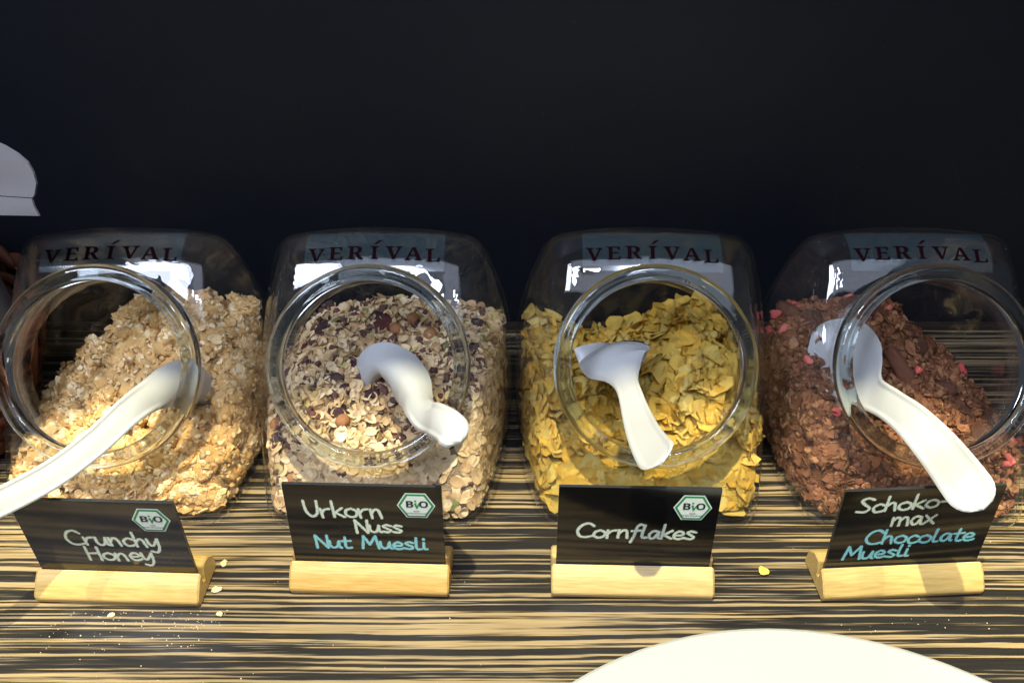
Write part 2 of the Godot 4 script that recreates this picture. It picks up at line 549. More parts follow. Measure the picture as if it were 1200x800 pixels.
func write(im: Image, text: String, x0: float, x1: float, y0: float, y1: float, cap: float, slant: float, ink: Color, rng: RandomNumberGenerator) -> void:
	var w := 0.0
	for ch in text: w += G[ch][0]
	var sx := (x1 - x0) / w
	var x := x0
	var grain := noise(rng.randi() % 999, 0.16, 2)
	for ch in text:
		var yb := lerpf(y0, y1, (x - x0) / (x1 - x0)) + rng.randf_range(-0.03, 0.03) * cap
		for stroke in G[ch][1]:
			var pts := []
			for i in range(0, stroke.size(), 2):
				pts.append(Vector2(x + stroke[i] * sx + stroke[i + 1] * cap * slant, yb - stroke[i + 1] * cap))
			for i in pts.size() - 1:
				var a: Vector2 = pts[maxi(i - 1, 0)]
				var b: Vector2 = pts[i]
				var c: Vector2 = pts[i + 1]
				var d: Vector2 = pts[mini(i + 2, pts.size() - 1)]
				var nstep := int(b.distance_to(c) / 2.5) + 1
				for s in nstep + 1:
					var p := b.cubic_interpolate(c, a, d, float(s) / nstep)
					var r := 11.0 + 2.0 * grain.get_noise_2d(p.x * 0.3, p.y * 0.3)
					for yy in range(int(p.y - r), int(p.y + r) + 1):
						for xx in range(int(p.x - r), int(p.x + r) + 1):
							if xx < 0 or yy < 0 or xx >= im.get_width() or yy >= im.get_height(): continue
							var dd := Vector2(xx, yy).distance_to(p) + grain.get_noise_2d(xx, yy) * 6.5
							if dd < r * 0.9:
								var tone := 1.0 + 0.16 * grain.get_noise_2d(xx * 0.6 + 90.0, yy * 0.6)
								im.set_pixel(xx, yy, Color(ink.r * tone, ink.g * tone, ink.b * tone))
		x += G[ch][0] * sx
func sign_texture(lines: Array, sd: int) -> ImageTexture:
	var rng := RandomNumberGenerator.new()
	rng.seed = sd
	var im := Image.create(1024, 680, false, Image.FORMAT_RGB8)
	im.fill(lin(0.0055, 0.0055, 0.0055))
	for l in lines: write(im, l[0], l[1] * 1024, l[2] * 1024, l[3] * 680, l[4] * 680, l[5] * 680, l[6], l[7], rng)
	return ImageTexture.create_from_image(im)

func text_mb(text: String, font: Font, size: float, wide: float) -> MB:
	var tm := TextMesh.new()
	tm.text = text; tm.font = font; tm.font_size = 64; tm.pixel_size = 0.01; tm.depth = 0.0; tm.curve_step = 1.5
	var a := tm.get_mesh_arrays()
	var mb := MB.new()
	var v: PackedVector3Array = a[Mesh.ARRAY_VERTEX]
	var n: PackedVector3Array = a[Mesh.ARRAY_NORMAL]
	var idx: PackedInt32Array = a[Mesh.ARRAY_INDEX]
	for i in v.size(): mb.vert(Vector3(v[i].x * wide, v[i].y, 0.0) * size / 0.64, Vector3.BACK)
	for i in range(0, idx.size(), 3):
		if n[idx[i]].z > 0.5: mb.tri(idx[i], idx[i + 1], idx[i + 2])
	return mb

func box_mb(lo: Vector3, hi: Vector3, bev: float) -> MB:
	# a box with chamfered long edges along x
	var loop := rounded_loop([Vector2(lo.y, lo.z), Vector2(hi.y, lo.z), Vector2(hi.y, hi.z), Vector2(lo.y, hi.z)], [bev, bev, bev, bev], 2)
	return prism_mb(loop, lo.x, hi.x, 0.0)
# extrudes a convex (y, z) outline along x with flat shaded faces
func prism_mb(loop: Array, x0: float, x1: float, chamfer: float) -> MB:
	var mb := MB.new()
	var cen := Vector2.ZERO
	for q in loop: cen += q / loop.size()
	var k := loop.size()
	var in0 := []
	var in1 := []
	for i in k:
		var a: Vector2 = loop[i]
		var b: Vector2 = loop[(i + 1) % k]
		var e := (b - a)
		if e.length() < 1e-6: continue
		var nn := Vector2(e.y, -e.x).normalized()
		if nn.dot((a + b) * 0.5 - cen) < 0.0: nn = -nn
		var n3 := Vector3(0, nn.x, nn.y)
		var q := [Vector3(x0 + chamfer, a.x, a.y), Vector3(x1 - chamfer, a.x, a.y), Vector3(x1 - chamfer, b.x, b.y), Vector3(x0 + chamfer, b.x, b.y)]
		mb.flat(q, n3)
		if chamfer > 0.0:
			var a2 := a - (a - cen).normalized() * chamfer
			var b2 := b - (b - cen).normalized() * chamfer
			mb.flat([q[0], q[3], Vector3(x0, b2.x, b2.y), Vector3(x0, a2.x, a2.y)], (n3 + Vector3.LEFT).normalized())
			mb.flat([q[1], q[2], Vector3(x1, b2.x, b2.y), Vector3(x1, a2.x, a2.y)], (n3 + Vector3.RIGHT).normalized())
	for i in k:
		var a: Vector2 = loop[i]
		var a2 := a - (a - cen).normalized() * chamfer
		in0.append(Vector3(x0, a2.x, a2.y)); in1.append(Vector3(x1, a2.x, a2.y))
	mb.flat(in0, Vector3.LEFT); mb.flat(in1, Vector3.RIGHT)
	return mb
func tube_mb(pts: Array, radii: Array, segs: int, closed := false) -> MB:
	var mb := MB.new()
	var rows := []
	var k := pts.size()
	var up := Vector3.UP
	for i in k:
		var p: Vector3 = pts[i]
		var t: Vector3 = (pts[(i + 1) % k] - pts[(i - 1 + k) % k]) if closed else (pts[mini(i + 1, k - 1)] - pts[maxi(i - 1, 0)])
		t = t.normalized()
		var a := t.cross(up if absf(t.y) < 0.9 else Vector3.RIGHT).normalized()
		var b := a.cross(t)
		var row := []
		for j in segs:
			var th := TAU * j / segs
			row.append(p + (a * cos(th) + b * sin(th)) * radii[i % radii.size()])
		rows.append(row)
	mb.grid(rows, 1.0, true, closed)
	if mb.n[0].dot(mb.v[0] - pts[0]) < 0.0:
		mb = MB.new()
		mb.grid(rows, -1.0, true, closed)
	return mb
func lathe_mb(loop: Array, segs: int) -> MB:
	var mb := MB.new()
	var rows := []
	for q in loop:
		var row := []
		for j in segs:
			var a := TAU * j / segs
			row.append(Vector3(cos(a) * q.x, q.y, sin(a) * q.x))
		rows.append(row)
	mb.grid(rows, 1.0, true)
	var i := (loop.size() - 1) * segs
	return mb

func zebrano() -> ImageTexture:
	var w := 1024
	var h := 2048
	var im := Image.create(w, h, false, Image.FORMAT_RGB8)
	var warp := noise(11, 1.0, 2)
	var band := noise(12, 1.0, 2)
	var fine := noise(13, 1.0, 3)
	var slow := noise(14, 1.0, 2)
	for y in h:
		for x in w:
			# metres: 1.6 across, 0.9 deep
			var mx := x * 1.6 / w
			var mz := y * 0.9 / h
			var zz := mz + 0.0022 * warp.get_noise_2d(mx * 2.2, mz * 12.0) + 0.0004 * warp.get_noise_2d(mx * 16.0 + 50.0, mz * 70.0)
			var b := band.get_noise_2d(mx * 1.5, zz * 225.0) * 0.70 + band.get_noise_2d(mx * 2.6 + 40.0, zz * 500.0) * 0.50
			b += 0.12 * slow.get_noise_2d(mx * 1.6, mz * 26.0)
			var g := fine.get_noise_2d(mx * 14.0, mz * 900.0)
			var f := smoothstep(-0.10, 0.20, b + g * 0.24 - 0.075)
			var light := Color(0.30, 0.220, 0.115) * (1.0 + 0.28 * g + 0.22 * slow.get_noise_2d(mx * 5.0 + 7.0, mz * 60.0))
			var dark := Color(0.018, 0.0165, 0.0155) * (1.0 + 0.5 * g)
			var c := dark.lerp(light, f)
			im.set_pixel(x, y, Color(clampf(c.r, 0, 1), clampf(c.g, 0, 1), clampf(c.b, 0, 1)).linear_to_srgb())
	return ImageTexture.create_from_image(im)

# black paint with dust specks, faint scratches and one pale smudge
func board_texture() -> ImageTexture:
	var im := Image.create(2048, 1024, false, Image.FORMAT_RGB8)
	var f := noise(91, 0.02, 4)
	var rng := rng_of(92)
	for y in 1024:
		for x in 2048:
			var k := 1.0 + 0.16 * f.get_noise_2d(x, y) + rng.randf_range(-0.10, 0.10)
			im.set_pixel(x, y, lin(0.0048 * k, 0.0066 * k, 0.0100 * k))
	for i in 260:
		var x := rng.randi_range(2, 2045)
		var y := rng.randi_range(2, 1021)
		var t := rng.randf_range(0.02, 0.10)
		for q in rng.randi_range(1, 3):
			im.set_pixel(x + rng.randi_range(-1, 1), y + rng.randi_range(-1, 1), lin(t, t * 1.05, t * 1.1))
	for i in 14:
		var p := Vector2(rng.randf_range(60, 1980), rng.randf_range(60, 960))
		var d := Vector2.from_angle(rng.randf() * TAU)
		for q in rng.randi_range(30, 140):
			p += d
			d = d.rotated(rng.randf_range(-0.02, 0.02))
			var a := rng.randf_range(0.012, 0.020)
			if p.x > 1 and p.y > 1 and p.x < 2046 and p.y < 1022: im.set_pixel(int(p.x), int(p.y), lin(a, a * 1.15, a * 1.4))
	return ImageTexture.create_from_image(im)

func _ready() -> void:
	# ---------- camera ----------
	var eye := Vector3(0, 0.46, 0)
	var cam := Camera3D.new()
	cam.name = "camera"
	cam.position = eye
	cam.rotation_degrees = Vector3(-37, 0, 0)
	cam.fov = rad_to_deg(2.0 * atan(0.4))
	cam.near = 0.02
	cam.far = 30.0
	add_child(cam)
	cam.current = true
	# ---------- surroundings ----------
	var env := Environment.new()
	env.background_mode = Environment.BG_COLOR
	env.background_color = lin(0.040, 0.046, 0.060)
	env.tonemap_mode = Environment.TONE_MAPPER_LINEAR
	env.tonemap_exposure = 1.08
	env.sdfgi_enabled = true
	env.ssao_enabled = true
	env.ssil_enabled = true
	var we := WorldEnvironment.new()
	we.name = "surroundings"
	we.environment = env
	add_child(we)
	# ---------- lamps ----------
	var lamp_metal := mat("lamp housing", 0.03, 0.03, 0.032, 0.45)
	var warm := mat("warm lamp glass", 1, 0.95, 0.8, 0.4)
	warm.emission_enabled = true
	warm.emission = Color(1.0, 0.93, 0.72)
	warm.emission_energy_multiplier = 3.0
	for s in [[-0.66, "left", 2.4, 18.0], [-0.02, "middle", 3.7, 27.0], [0.66, "right", 2.4, 18.0]]:
		var l := thing("spot_lamp", "small black spot lamp above the shelf, %s of three" % s[1], "lamp", Vector3(s[0], 1.5, -0.19), 0.0, "spot lamps above the shelf")
		var can := MB.new()
		can.grid(lathe_rows([Vector2(0.0001, 0.09), Vector2(0.03, 0.088), Vector2(0.034, 0.08), Vector2(0.034, 0.0), Vector2(0.031, 0.0), Vector2(0.031, 0.03), Vector2(0.0001, 0.032)], 28), -1.0, true)
		part("housing", can.mesh(), lamp_metal, l)
		var disc := MB.new()
		disc.grid(lathe_rows([Vector2(0.0001, 0.010), Vector2(0.02, 0.009), Vector2(0.026, 0.012), Vector2(0.0001, 0.02)], 24), -1.0, true)
		part("lens", disc.mesh(), warm, l)
		var sp := SpotLight3D.new()
		sp.name = "beam"
		sp.position = Vector3(0, -0.004, 0)
		sp.rotation_degrees = Vector3(-82, 0, 0)
		sp.light_color = Color(1.0, 0.962, 0.79)
		sp.light_energy = s[2]
		sp.spot_angle = s[3]
		sp.spot_angle_attenuation = 0.5
		sp.spot_range = 6.0
		sp.spot_attenuation = 2.0
		sp.light_size = 0.012
		sp.shadow_enabled = true
		l.add_child(sp)
	var cool := mat("cool unseen panel", 1, 1, 1, 0.5)
	cool.emission_enabled = true
	cool.emission = Color(0.80, 0.87, 1.0)
	cool.emission_energy_multiplier = 0.25
	for s in [[Vector3(-0.22, 1.55, 0.60), Vector2(0.14, 0.14), 0.6, "left of the two small ones"], [Vector3(0.22, 1.55, 0.60), Vector2(0.14, 0.14), 0.6, "right of the two small ones"], [Vector3(-0.95, 1.6, 0.45), Vector2(0.6, 0.6), 2.9, "the square one on the left, added unseen as fill light"], [Vector3(0.1, 2.0, 0.62), Vector2(1.9, 1.4), 1.25, "the widest one, added unseen for sheen on the jars"]]:  # square and widest panels are added: cool fill and sheen on the glass
		var l := thing("unseen_light_panel", "white ceiling light panel above the table, %s" % s[3], "lamp", s[0], 0.0, "ceiling light panels")
		var h: Vector2 = s[1] / 2
		part("frame", box_mb(Vector3(-h.x - 0.02, 0.012, -h.y - 0.02), Vector3(h.x + 0.02, 0.05, h.y + 0.02), 0.004).mesh(), lamp_metal, l)
		part("diffuser", box_mb(Vector3(-h.x, 0.0, -h.y), Vector3(h.x, 0.0115, h.y), 0.002).mesh(), cool, l)
		var al := AreaLight3D.new()
		al.name = "panel_light"
		al.area_size = s[1]
		al.position = Vector3(0, -0.004, 0)
		al.rotation_degrees = Vector3(-90, 0, 0)
		al.light_color = Color(0.86, 0.90, 1.0)
		al.light_energy = s[2]
		al.area_range = 8.0
		al.area_attenuation = 2.0
		al.shadow_enabled = true
		l.add_child(al)

	lumps = noise(77, 45.0, 2)
	# ---------- setting ----------
	var table_m := StandardMaterial3D.new()
	table_m.resource_name = "striped zebrano veneer"
	table_m.albedo_texture = zebrano()
	table_m.roughness = 0.30
	table_m.metallic_specular = 0.5
	var tb := MB.new()
	tb.quad(tb.vert(Vector3(-0.8, 0, -0.632), Vector3.UP, Vector2(0, 0)), tb.vert(Vector3(0.8, 0, -0.632), Vector3.UP, Vector2(1, 0)), tb.vert(Vector3(0.8, 0, 0.268), Vector3.UP, Vector2(1, 1)), tb.vert(Vector3(-0.8, 0, 0.268), Vector3.UP, Vector2(0, 1)))
	tb.flat([Vector3(-0.8, 0, 0.268), Vector3(0.8, 0, 0.268), Vector3(0.8, -0.04, 0.268), Vector3(-0.8, -0.04, 0.268)], Vector3.BACK)
	tb.flat([Vector3(-0.8, -0.04, -0.632), Vector3(0.8, -0.04, -0.632), Vector3(0.8, -0.04, 0.268), Vector3(-0.8, -0.04, 0.268)], Vector3.DOWN)
	tb.flat([Vector3(-0.8, 0, -0.632), Vector3(-0.8, 0, 0.268), Vector3(-0.8, -0.04, 0.268), Vector3(-0.8, -0.04, -0.632)], Vector3.LEFT)
	tb.flat([Vector3(0.8, 0, -0.632), Vector3(0.8, 0, 0.268), Vector3(0.8, -0.04, 0.268), Vector3(0.8, -0.04, -0.632)], Vector3.RIGHT)
	struct("table_top", tb.mesh(), table_m)
	var wall_m := mat("black painted board", 0.0095, 0.0118, 0.0158, 0.5, 0.4)
	wall_m.albedo_color = Color.WHITE
	wall_m.albedo_texture = board_texture()
	wall_m.uv1_scale = Vector3(1.0, 2.0, 1.0)
	struct("back_wall", box_mb(Vector3(-0.9, -0.04, -0.66), Vector3(0.9, 0.898, -0.6335), 0.001).mesh(), wall_m)
	var plinth := struct("plinth", box_mb(Vector3(-0.85, 0.0005, -0.6332), Vector3(0.85, 0.006, -0.6265), 0.0008).mesh(), mat("dark brown edge strip", 0.03, 0.02, 0.014, 0.4))
	struct("upper_shelf", box_mb(Vector3(-0.95, 0.90, -0.66), Vector3(0.95, 0.92, -0.296), 0.002).mesh(), wall_m)

	# ---------- jars ----------
	var glass := StandardMaterial3D.new()
	glass.resource_name = "clear jar glass"
	glass.transparency = BaseMaterial3D.TRANSPARENCY_ALPHA
	glass.albedo_color = Color(0.80, 0.88, 0.90, 0.004)
	glass.roughness = 0.0
	glass.metallic_specular = 0.5
	var thick := StandardMaterial3D.new()
	thick.resource_name = "thick rim glass"
	thick.transparency = BaseMaterial3D.TRANSPARENCY_ALPHA
	thick.albedo_color = Color(0.93, 0.965, 0.955, 0.0)
	thick.roughness = 0.0
	thick.refraction_enabled = true
	thick.refraction_scale = 0.05
	var film := StandardMaterial3D.new()
	film.resource_name = "clear sticker film"
	film.transparency = BaseMaterial3D.TRANSPARENCY_ALPHA
	film.albedo_color = Color(0.45, 0.62, 0.66, 0.075)
	film.roughness = 0.12
	var maroon := mat("maroon print", 0.012, 0.0022, 0.0040, 0.8, 0.15)
	var dust_m := mat("pale dust", 0.55, 0.55, 0.52, 0.9)
	var serif := SystemFont.new()
	serif.font_names = PackedStringArray(["Droid Serif"])
	serif.font_weight = 700
	var sans := SystemFont.new()
	sans.font_names = PackedStringArray(["Droid Sans"])
	sans.font_weight = 700
	var body := jar_body_mesh()
	var neck := neck_mesh()
	var lip := lip_mesh()
	var bead := bead_mesh()
	# sticker that follows the glass above the mouth
	var fm := MB.new()
	for i in 9:
		for j in 25:
			var q := on_face(lerpf(-0.048, 0.048, j / 24.0), lerpf(0.064, 0.092, i / 8.0), 0.0004)
			fm.vert(q[0], q[1])
	for i in 8:
		for j in 24:
			fm.quad(i * 25 + j, i * 25 + j + 1, (i + 1) * 25 + j + 1, (i + 1) * 25 + j)
	var film_mesh := fm.mesh()
	var letters := []
	var li := 0
	for ch in ["V", "E", "R", "I", "V", "A", "L"]:
		var g := text_mb(ch, serif, 0.0128, 1.28)
		var u0 := lerpf(-0.040, 0.040, li / 6.0)
		var lm := MB.new()
		var w0 := 0.0772 - u0 * u0 * 1.2
		for i in g.v.size():
			var q := on_face(u0 + g.v[i].x, w0 + g.v[i].y, 0.0009)
			lm.vert(q[0], q[1])
		for i in range(0, g.idx.size(), 3): lm.tri(g.idx[i], g.idx[i + 1], g.idx[i + 2])
		if ch == "I": # the accent
			var q := []
			for e in [Vector2(-0.001, 0.0062), Vector2(0.0008, 0.0062), Vector2(0.0052, 0.0092), Vector2(0.0026, 0.0092)]:
				q.append(on_face(u0 + e.x, w0 + e.y, 0.0009)[0])
			lm.flat(q, AX)
		letters.append(lm.mesh())
		li += 1
	var speck := lump_mb(rng_of(4), 5, 4, 0.3, Vector3(1, 0.4, 1)).mesh()
	var places := [Vector3(-0.2745, 0, -0.468), Vector3(-0.0945, 0, -0.468), Vector3(0.0955, 0, -0.468), Vector3(0.2805, 0, -0.468)]
	var turns := [0.03, 0.0, -0.03, -0.02]
	var jar_labels := [
		"clear glass jar of pale honey granola, leftmost, beside the wicker basket",
		"clear glass jar of nut muesli with oats and raisins",
		"clear glass jar of yellow cornflakes",
		"clear glass jar of dark chocolate granola with red pieces, rightmost",
	]
	for k in 4:
		var jar := thing("glass_jar", jar_labels[k], "jar", places[k] + Vector3(0, 0.0005, 0), turns[k], "glass cereal jars with slanted mouths")
		part("body", body, glass, jar)
		var nk := part("neck", neck, glass, jar)
		part("lip", lip, thick, nk)
		part("bead", bead, glass, nk)
		var lb := part("brand_sticker", film_mesh, film, jar)
		for m in letters: part("letter", m, maroon, lb)
		var rng := rng_of(900 + k)
		var mm := MultiMesh.new()
		mm.transform_format = MultiMesh.TRANSFORM_3D
		mm.mesh = speck
		mm.instance_count = 150
		for i in 150:
			var d := Vector3(rng.randfn() * 0.9, absf(rng.randfn()) * 0.8 + 0.1, rng.randfn() * 0.5 + 0.35).normalized()
			var p := jar_hit(MID, d, 0.0)
			while mouth_r(p) < 0.068:
				d = Vector3(rng.randfn() * 0.9, absf(rng.randfn()) * 0.8 + 0.1, rng.randfn() * 0.5 + 0.35).normalized()
				p = jar_hit(MID, d, 0.0)
			mm.set_instance_transform(i, Transform3D(piece_basis(jar_n(p), 0.05, Vector3.ONE * rng.randf_range(0.00015, 0.00055), rng), p))
		var du := MultiMeshInstance3D.new()
		du.name = "dust"
		du.multimesh = mm; du.material_override = dust_m
		du.set_meta("kind", "stuff")
		jar.add_child(du, true)

	# ---------- cereal ----------
	var grain := bump_tex(21, 0.05)
	fill_granola(places[0], turns[0], eye, grain)
	fill_muesli(places[1], turns[1], eye, grain)
	fill_cornflakes(places[2], turns[2], eye, grain)
	fill_chocolate(places[3], turns[3], eye, grain)

	# ---------- spoons ----------
	var white := mat("white plastic", 0.47, 0.475, 0.47, 0.28)
	white.subsurf_scatter_enabled = true
	white.subsurf_scatter_strength = 0.05
#SPOONS_BEGIN
	spoon("white spoon with its handle reaching out of the honey granola to the left edge", [[Vector3(-0.3138, 0.1118, -0.3030), 0.0181, 0.0010], [Vector3(-0.2964, 0.1058, -0.3130), 0.0181, 0.0010], [Vector3(-0.2871, 0.1002, -0.3280), 0.0182, 0.0010], [Vector3(-0.2682, 0.0992, -0.3500), 0.0184, 0.0010], [Vector3(-0.2514, 0.1025, -0.3730), 0.0185, 0.0010], [Vector3(-0.2390, 0.1055, -0.3980), 0.0197, 0.0010], [Vector3(-0.2321, 0.1005, -0.4210), 0.0232, 0.0030], [Vector3(-0.2263, 0.0918, -0.4400), 0.0309, 0.0080], [Vector3(-0.2211, 0.0777, -0.4560), 0.0380, 0.0130], [Vector3(-0.2167, 0.0612, -0.4680), 0.0381, 0.0150], [Vector3(-0.2123, 0.0454, -0.4740), 0.0289, 0.0120]], 6, white, eye)
	spoon("white spoon pointing towards the viewer from the nut muesli", [[Vector3(-0.0279, 0.1367, -0.3380), 0.0204, 0.0040], [Vector3(-0.0303, 0.1383, -0.3410), 0.0214, 0.0040], [Vector3(-0.0358, 0.1394, -0.3480), 0.0217, 0.0040], [Vector3(-0.0436, 0.1336, -0.3600), 0.0213, 0.0030], [Vector3(-0.0513, 0.1225, -0.3760), 0.0211, 0.0030], [Vector3(-0.0575, 0.1147, -0.3940), 0.0209, 0.0040], [Vector3(-0.0629, 0.1087, -0.4140), 0.0228, 0.0080], [Vector3(-0.0708, 0.1052, -0.4310), 0.0301, 0.0130], [Vector3(-0.0815, 0.1026, -0.4440), 0.0342, 0.0160], [Vector3(-0.0917, 0.0968, -0.4530), 0.0325, 0.0160], [Vector3(-0.0987, 0.0853, -0.4580), 0.0284, 0.0140], [Vector3(-0.1025, 0.0704, -0.4610), 0.0205, 0.0100]], 5, white, eye)
	spoon("white spoon standing in the cornflakes", [[Vector3(0.0819, 0.1277, -0.3320), 0.0270, 0.0010], [Vector3(0.0797, 0.1202, -0.3490), 0.0251, 0.0010], [Vector3(0.0780, 0.1118, -0.3720), 0.0223, 0.0010], [Vector3(0.0776, 0.1036, -0.3970), 0.0197, 0.0010], [Vector3(0.0769, 0.0991, -0.4210), 0.0172, 0.0010], [Vector3(0.0756, 0.0965, -0.4380), 0.0188, 0.0020], [Vector3(0.0733, 0.0978, -0.4500), 0.0300, 0.0050], [Vector3(0.0702, 0.0994, -0.4610), 0.0503, 0.0070], [Vector3(0.0695, 0.0991, -0.4720), 0.0547, 0.0080], [Vector3(0.0704, 0.0930, -0.4830), 0.0546, 0.0080], [Vector3(0.0722, 0.0799, -0.4930), 0.0498, 0.0080], [Vector3(0.0743, 0.0608, -0.5010), 0.0423, 0.0080], [Vector3(0.0763, 0.0392, -0.5060), 0.0329, 0.0070]], 5, white, eye)
	spoon("white spoon with its long handle hanging over the chocolate sign", [[Vector3(0.2594, 0.1039, -0.3190), 0.0291, 0.0010], [Vector3(0.2545, 0.1075, -0.3380), 0.0289, 0.0010], [Vector3(0.2553, 0.1014, -0.3690), 0.0276, 0.0010], [Vector3(0.2483, 0.1024, -0.3920), 0.0248, 0.0010], [Vector3(0.2436, 0.0961, -0.4160), 0.0232, 0.0010], [Vector3(0.2413, 0.0868, -0.4380), 0.0276, 0.0000], [Vector3(0.2398, 0.0838, -0.4560), 0.0472, -0.0060], [Vector3(0.2375, 0.0847, -0.4720), 0.0567, -0.0100], [Vector3(0.2326, 0.0876, -0.4860), 0.0551, -0.0100], [Vector3(0.2265, 0.0901, -0.4960), 0.0421, -0.0070], [Vector3(0.2210, 0.0918, -0.5020), 0.0212, -0.0030]], 5, white, eye)
#SPOONS_END

	# ---------- signs ----------
	build_signs(sans)
	# ---------- plate ----------
	var pl := MB.new()
	var prof := rounded_loop([Vector2(0.0001, 0.016), Vector2(0.150, 0.017), Vector2(0.208, 0.0335), Vector2(0.211, 0.0315), Vector2(0.152, 0.0105), Vector2(0.125, 0.0085), Vector2(0.122, 0.0006), Vector2(0.118, 0.0006), Vector2(0.115, 0.009), Vector2(0.0001, 0.010)], [0, 0.03, 0.001, 0.001, 0.02, 0.003, 0.001, 0.001, 0.003, 0], 5)
	pl.grid(lathe_rows(prof, 120), -1.0, true)
	var china := mat("white glazed china", 0.42, 0.435, 0.42, 0.12)
	var plate := part("plate", pl.mesh(), china, self)
	plate.position = Vector3(0.147, 0, -0.083)
	tag(plate, "large round white plate in the right foreground", "plate")
	# ---------- basket and cloth ----------
	build_basket()
	# ---------- crumbs ----------
	build_crumbs()

func rng_of(sd: int) -> RandomNumberGenerator:
	var r := RandomNumberGenerator.new()
	r.seed = sd
	return r
func lathe_rows(loop: Array, segs: int) -> Array:
	var rows := []
	for q in loop:
		var row := []
		for j in segs:
			var a := TAU * j / segs
			row.append(Vector3(cos(a) * q.x, q.y, sin(a) * q.x))
		rows.append(row)
	return rows
func cereal_mat(called: String, r: float, g: float, b: float, rough: float, grain: Texture2D, cm := 0.02) -> StandardMaterial3D:
	var m := mat(called, r, g, b, rough, 0.4)
	m.vertex_color_use_as_albedo = true
	with_relief(m, grain, cm, Vector3(2.2, 2.2, 2.2))
	return m
func heap_thing(label: String, k: int, at: Vector3, turn: float, core: Array, inset: float) -> Node3D:
	var h := thing("cereal_heap", label, "cereal", at + Vector3(0, 0.0005, 0), turn, "cereal filling the jars")
	var m := mat("packed crumbs", core[0], core[1], core[2], 0.95, 0.2)
	with_relief(m, bump_tex(30 + k, 0.06), 0.3, Vector3(60, 60, 60))
	part("packed_filling", heap_core(k, inset), m, h)
	return h
func tinted(called: String, base: Array, shades: Array, rough: float, grain: Texture2D, cm := 0.02) -> Array:
	var out := []
	for s in shades: out.append(cereal_mat(called, base[0] * s[0], base[1] * s[1], base[2] * s[2], rough, grain, cm))
	return out

func fill_granola(at: Vector3, turn: float, eye: Vector3, grain: Texture2D) -> void:
	var rng := rng_of(101)
	var h := heap_thing("pale golden honey granola heaped against the right side of its jar", 0, at, turn, [0.60, 0.38, 0.16], 0.006)
	var tones := [Color(0.78, 0.52, 0.23), Color(0.87, 0.65, 0.33), Color(0.72, 0.45, 0.18), Color(0.93, 0.76, 0.46), Color(0.82, 0.57, 0.27)]
	var meshes := []
	for i in 8: meshes.append(cluster_mb(rng, 34, rng.randf_range(0.24, 0.34), tones, Color(0.70, 0.43, 0.16)).mesh())
	var shades := [[1, 1, 1], [1.1, 1.08, 1.05], [0.86, 0.82, 0.78]]
	var mats := tinted("honey granola", [1, 1, 1], [[0.95, 0.95, 0.95], [1, 1, 1], [0.82, 0.79, 0.74]], 0.8, grain)
	var loose: StandardMaterial3D = mats[1]
	var tints := [Color(1, 1, 1), Color(0.9, 0.87, 0.8), Color(0.8, 0.74, 0.66), Color(0.95, 0.93, 0.9)]
	strew(h, "granola_cluster", meshes, heap_spots(0, 620, 700, rng, 0.0035), mats, loose, Vector2(0.010, 0.022), 0.7, Vector2(-0.003, 0.003), Vector2(0.8, 1.3), rng, 300, tints, eye - at)
	var oats := []
	for i in 5: oats.append(flake_mb(rng, 9, 0.16, 0.4, 0.14, 0.05, 1.2).mesh())
	var om := tinted("loose oat", [0.74, 0.54, 0.29], [[1, 1, 1], [0.85, 0.8, 0.72]], 0.75, grain)
	strew(h, "oat_flake", oats, heap_spots(0, 50, 60, rng, 0.002), om, om[0], Vector2(0.004, 0.0075), 0.8, Vector2(0.0, 0.0045), Vector2(0.9, 1.3), rng, 120, tints, eye - at)

